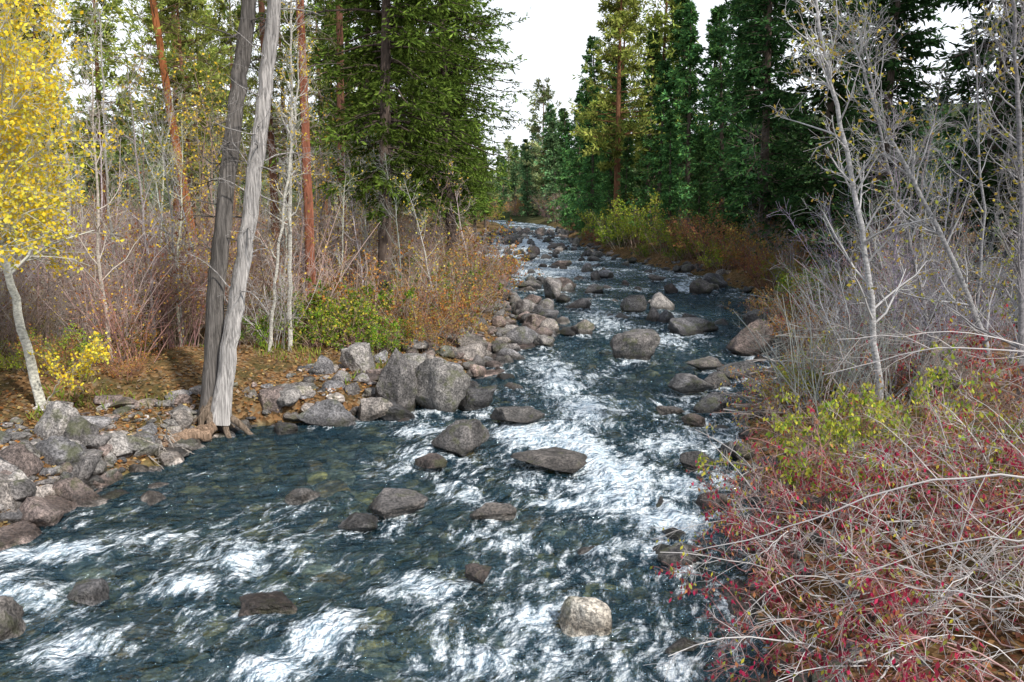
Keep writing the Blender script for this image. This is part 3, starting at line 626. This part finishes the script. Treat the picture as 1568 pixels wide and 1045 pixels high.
# golden aspens at far left
AY = ((.88, .66, .05), (.95, .78, .1), (.82, .56, .04), (.7, .66, .1))
obj('aspen_tree', thin_tree([(-9.0, 16.6, .5), (-9.3, 16.6, 2.4), (-9.55, 16.6, 3.8), (-9.5, 16.6, 6), (-9.3, 16.5, 9.5)], .095, (.55, .54, .48), 60, 2.6, .3, 12000, AY, .08, 9, clump=.05))
obj('aspen_tree', thin_tree([(-8.4, 13.4, .5), (-8.2, 13.4, 3.0), (-7.7, 13.4, 5.5), (-7.3, 13.4, 8.5)], .07, (.55, .54, .48), 60, 2.2, .34, 12000, AY, .075, 9, clump=.05))
obj('aspen_sapling', thin_tree([(-8.9, 16.4, .6), (-8.4, 16.3, 1.3), (-7.7, 16.2, 1.7)], .016, (.4, .37, .3), 12, .8, .2, 700, AY, .065, 4, clump=.05))
obj('aspen_tree', thin_tree([(-14, 24, .8), (-14, 24, 4), (-13.8, 24, 9)], .09, (.5, .49, .42), 46, 2.4, .25, 7000, AY, .085, 8, clump=.08))
obj('aspen_tree', thin_tree([(-19, 33, .8), (-19, 33, 4), (-18.8, 33, 9)], .1, (.5, .49, .42), 40, 2.6, .3, 5000, ((.55, .5, .07), (.66, .55, .08)), .12, 8))
# right bank alders
AL = (.40, .395, .40)
LF = ((.5, .4, .06), (.4, .28, .06), (.32, .34, .06))
for pts, r, c, nl in [([(6.25, 14.7, .8), (6.0, 14.5, 2.4), (5.6, 14.4, 4.2), (5.1, 14.3, 6), (4.7, 14.3, 7.3), (4.6, 14.3, 8.4)], .06, (.48, .47, .47), 520),
  ([(9.3, 16.5, .9), (8.4, 16.4, 3.), (7.3, 16.3, 4.8), (6.4, 16.2, 6.2), (5.9, 16.1, 7.5)], .06, AL, 260),
  ([(8.6, 17.5, .9), (8.0, 17.5, 3.2), (7.1, 17.4, 5.6), (6.6, 17.4, 7.8)], .05, (.32, .31, .32), 200),
  ([(8.5, 14.5, 1.), (8.3, 14.5, 4.), (7.9, 14.5, 7), (7.6, 14.5, 10)], .055, (.28, .27, .28), 260),
  ([(9.3, 15, 1.), (8.9, 15, 4.), (8.5, 15, 7), (8.4, 15, 9)], .05, (.32, .31, .32), 260),
  ([(7.3, 12.2, 1.2), (7.2, 12.2, 4.), (7.1, 12.3, 7), (6.9, 12.3, 9)], .035, (.26, .24, .25), 260)]:
    obj('alder_tree', thin_tree(pts, r, c, 36, 1.4, .12, nl, LF, .075, 5, fine=4))

# ------------------------------------------------------------ foreground bush, right bank
def canes(n, xr_, yr_, L, col, nleaf, lc, ls, lean, r0=.008, nb=8, tw=5, arch=-.12, var=.3, edge=.3):
    mb = MB(); K = 9; x = rng.uniform(*xr_, n); y = rng.uniform(*yr_, n); x = np.maximum(x, xr(y)+edge+rng.uniform(0, .8, n))
    b = np.stack([x, y, ground(x, y)-.05], 1); d = unit(rng.normal(0, .42, (n, 3))*V(1, 1, .2)+V(*lean)); LL = L*rng.uniform(.5, 1.15, n)
    o_ = [b]; p = b
    for k in range(K-1):
        d = unit(d+rng.normal(0, .1, d.shape)+V(0, 0, arch)); p = p+d*(LL/(K-1))[:, None]; o_.append(p)
    P = np.stack(o_, 1); P[..., 2] = np.maximum(P[..., 2], np.maximum(ground(P[..., 0], P[..., 1]), 0)+.1); R = np.full((n, K), r0)*np.linspace(1, .4, K)*rng.uniform(.6, 1.3, (n, 1)); cc = pick(col, n, var)
    mb.tubes(P, R, 6, cc, 0)
    B, BR = grow(P, R, nb, .2, 1, L*.3, 38, 5, up=-.01, jit=.17, rs=.65, lt=.4); mb.tubes(B, BR, 4, np.repeat(cc, nb, 0)*.95, 0)
    C, CR = grow(B, BR, tw, .15, 1, L*.12, 42, 4, up=0, jit=.2, rs=.75, lt=.3); CR = np.maximum(CR, .0022); mb.tubes(C, CR, 3, np.repeat(cc, nb*tw, 0)*.9, 0)
    pos, dr = along(C, max(1, int(math.ceil(nleaf/len(C))))); k = rng.permutation(len(pos))[:nleaf]
    cl = vnoise(pos[k]*1.3, 91) > -.1+rng.normal(0, .35, len(k)); kk = k[cl]
    mb.leaves(pos[kk], ls*rng.uniform(.7, 1.3, len(kk)), ls*.55, pick(lc, len(kk), .3), 1, np.tile(V(0, 0, -1.), (len(kk), 1)), .8)
    return mb.build('bush', [M_twig, M_leaf])
DW = ((.45, .03, .09), (.54, .05, .12), (.36, .04, .07), (.5, .22, .1), (.36, .38, .08), (.24, .06, .07))
obj('red_leaved_dogwood_bush', canes(240, (2.0, 6.5), (4.6, 11.5), 1.35, [(.38, .2, .19), (.45, .3, .28), (.28, .15, .14)], 17000, DW, .058, (-.2, -.1, 1), edge=.15))
obj('grey_willow_bush', canes(85, (3.0, 7.5), (5., 11), 2.0, [(.55, .53, .52), (.45, .43, .42)], 900, ((.5, .45, .06),), .05, (-.7, -.25, .9), .008, 8, 4, -.13))
obj('yellow_green_bush', canes(70, (4.2, 6.8), (10.5, 14.2), 1.4, [(.3, .24, .2)], 6500, ((.4, .46, .06), (.58, .54, .08), (.24, .36, .05)), .08, (-.3, 0, 1)))
obj('yellow_green_bush', canes(34, (4.6, 6.6), (6.4, 8.5), 1.1, [(.25, .2, .15)], 3000, ((.45, .5, .06), (.6, .55, .07)), .055, (-.2, 0, 1)))
obj('red_leaved_dogwood_bush', canes(60, (7.2, 10.5), (13., 18), 1.6, [(.3, .19, .17)], 3000, RED, .075, (-.1, 0, 1)))
obj('tangled_brush', canes(170, (3.4, 9.), (9.5, 20), 1.5, [(.36, .34, .33), (.3, .25, .23), (.26, .18, .16)], 5500, ((.5, .42, .07), (.3, .34, .06), (.42, .2, .08), (.36, .09, .08)), .065, (-.3, -.1, .8), .009))
obj('russet_ground_shrub', canes(90, (5, 10.), (8, 15), .9, [(.3, .2, .16)], 5000, ((.42, .19, .08), (.5, .28, .1), (.34, .1, .07)), .06, (0, 0, 1)))
mb = MB()
for pts, r in [([(5.6, 6.3, 1.5), (4.6, 6.9, 2.3), (3.6, 7.6, 2.1), (2.6, 8.3, 1.3), (1.9, 8.8, .9)], .013), ([(6.2, 6.9, 1.4), (5.2, 7.7, 3.1), (4.2, 8.5, 3.15), (3.3, 9.2, 2.7)], .012), ([(6.5, 8, 1.4), (6., 8.4, 2.8), (4.8, 9, 3.2), (3.6, 9.7, 3.0)], .011), ([(5., 5.2, 1.4), (4.2, 5.6, 2.2), (3.4, 6.2, 2.1), (2.8, 6.8, 1.5)], .011), ([(4.2, 4.9, 1.2), (3.5, 5.5, 1.9), (2.9, 6.2, 1.7)], .01)]:
    P = path(pts, 20, .012)[None]; R = np.linspace(r, r*.35, 20)[None]; mb.tubes(P, R, 6, (.6, .56, .54), 0)
    B, BR = grow(P, R, 12, .2, 1, .8, 35, 6, up=-.02, jit=.15, rs=.6); mb.tubes(B, BR, 4, (.54, .5, .48), 0)
    C, CR = grow(B, BR, 5, .2, 1, .3, 40, 4, jit=.2, rs=.7); mb.tubes(C, np.maximum(CR, .002), 3, (.46, .4, .38), 0)
obj('arching_branches', mb.build('arch', [M_twig]))
mb = MB()
n = 60; y = rng.uniform(17, 30, n); x = xr(y)+rng.uniform(-.1, 2.5, n); z = ground(x, y)+rng.uniform(.1, .5, n); a = rng.normal(.2, .5, n); L = rng.uniform(.8, 2.4, n)
o_ = [np.stack([x+np.cos(a)*L*(t-.5), y+np.sin(a)*L*(t-.5), z+.25*(t-.3)*rng.normal(size=n)*.6], 1) for t in np.linspace(0, 1, 6)]
P = np.stack(o_, 1); R = np.full((n, 6), .02)*np.linspace(1, .4, 6)*rng.uniform(.5, 1.4, (n, 1)); mb.tubes(P, R, 5, pick([(.3, .27, .25), (.38, .35, .33)], n), 0)
B, BR = grow(P, R, 5, .2, 1, .6, 45, 4, jit=.2, rs=.5); mb.tubes(B, BR, 3, (.32, .29, .27), 0)
obj('driftwood_sticks', mb.build('sticks', [M_twig]))

# ------------------------------------------------------------ fallen leaves
mb = MB()
def litter(x, y, cols, s):
    n = len(x); pos = np.stack([x, y, ground(x, y)+rng.uniform(.01, .05, n)], 1)
    a = rng.uniform(0, 6.28, n); dirs = np.stack([np.cos(a), np.sin(a), rng.normal(0, .35, n)], 1); dirs = unit(dirs); b = unit(np.cross(dirs, V(0, 0, 1))+rng.normal(0, .35, (n, 3)))
    L = (s*rng.uniform(.6, 1.4, n))[:, None]; v = np.stack([pos, pos+dirs*L*.5+b*L*.4, pos+dirs*L, pos+dirs*L*.5-b*L*.4], 1)
    mb.add(v, np.arange(n*4).reshape(n, 4), np.repeat(pick(cols, n, .3), 4, 0), 0)
n = 26000; y = yden(n, 9, 45); x = xl(y)-.3-np.abs(rng.normal(0, 1, n))*(1.5+.12*y)
litter(x, y, ((.42, .18, .06), (.28, .15, .07), (.5, .29, .11), (.18, .12, .08), (.54, .4, .17), (.36, .28, .2)), .08)
n = 11000; y = yden(n, 5, 30); x = xr(y)+.3+np.abs(rng.normal(0, 2.2, n))
litter(x, y, ((.36, .14, .07), (.24, .11, .08), (.42, .24, .1), (.14, .08, .05)), .07)
obj('fallen_leaves', mb.build('litter', [M_leaf]))
mb = MB(); n = 9000; y = yden(n, 15, 32); x = xl(y)-1.6-np.abs(rng.normal(0, 3.5, n)); cl = n2(x, y, .7, 2, 77) > .1; x = x[cl]; y = y[cl]; n = len(x)
mb.leaves(np.stack([x, y, ground(x, y)], 1), .22*rng.uniform(.5, 1.3, n), .03, pick(((.2, .3, .04), (.32, .36, .07), (.3, .24, .1)), n), 0, np.tile(V(0, 0, 1.), (n, 1)), .6)
obj('bank_grass', mb.build('grass', [M_leaf]))

# ------------------------------------------------------------ light, sky, camera
EL, AZ = 42, 140   # sun high, behind and right of the viewer
sd = V(math.sin(math.radians(AZ))*math.cos(math.radians(EL)), math.cos(math.radians(AZ))*math.cos(math.radians(EL)), math.sin(math.radians(EL)))
sl = bpy.data.lights.new('sun', 'SUN'); sl.energy = 4.8; sl.angle = math.radians(3); sl.color = (1, .95, .87)
so = bpy.data.objects.new('sun', sl); scene.collection.objects.link(so); so.rotation_euler = Vector((-sd[0], -sd[1], -sd[2])).to_track_quat('-Z', 'Y').to_euler()
w = bpy.data.worlds.new('World'); scene.world = w; w.use_nodes = True; nt = w.node_tree
bg = nt.nodes['Background']; sk = nt.nodes.new('ShaderNodeTexSky'); sk.sky_type = 'NISHITA'; sk.sun_disc = False
sk.sun_elevation = math.radians(EL); sk.sun_rotation = math.radians(AZ); sk.dust_density = 1.; sk.air_density = 1.3
tc = nt.nodes.new('ShaderNodeTexCoord'); sx = nt.nodes.new('ShaderNodeSeparateXYZ'); nt.links.new(tc.outputs['Generated'], sx.inputs[0])
cn = mk(nt, 'ShaderNodeTexNoise', i_Scale=2.2, i_Detail=3, i_Roughness=.6); nt.links.new(tc.outputs['Generated'], cn.inputs['Vector'])
el = math_(nt, 'MULTIPLY_ADD', cn.outputs[0], -.8, math_(nt, 'ADD', sx.outputs[2], .4))
cf = ramp(nt, el, [(.25, (1,)*3), (.6, (.3,)*3)])     # bright cloud bank low down, thinner and bluer overhead
sky = mix(nt, cf, sk.outputs[0], (8.4, 8.8, 9.4)); nt.links.new(sky, bg.inputs[0]); bg.inputs[1].default_value = .15
cam = bpy.data.cameras.new('Camera'); co = bpy.data.objects.new('Camera', cam); scene.collection.objects.link(co); scene.camera = co
cam.sensor_width = 36; cam.lens = 31.18; cam.clip_end = 3000; cam.clip_start = .05
co.location = (0, 0, 4.5); co.rotation_euler = (math.radians(90-8.9), 0, 0)
scene.view_settings.view_transform = 'Standard'; scene.view_settings.look = 'None'; scene.view_settings.exposure = 0
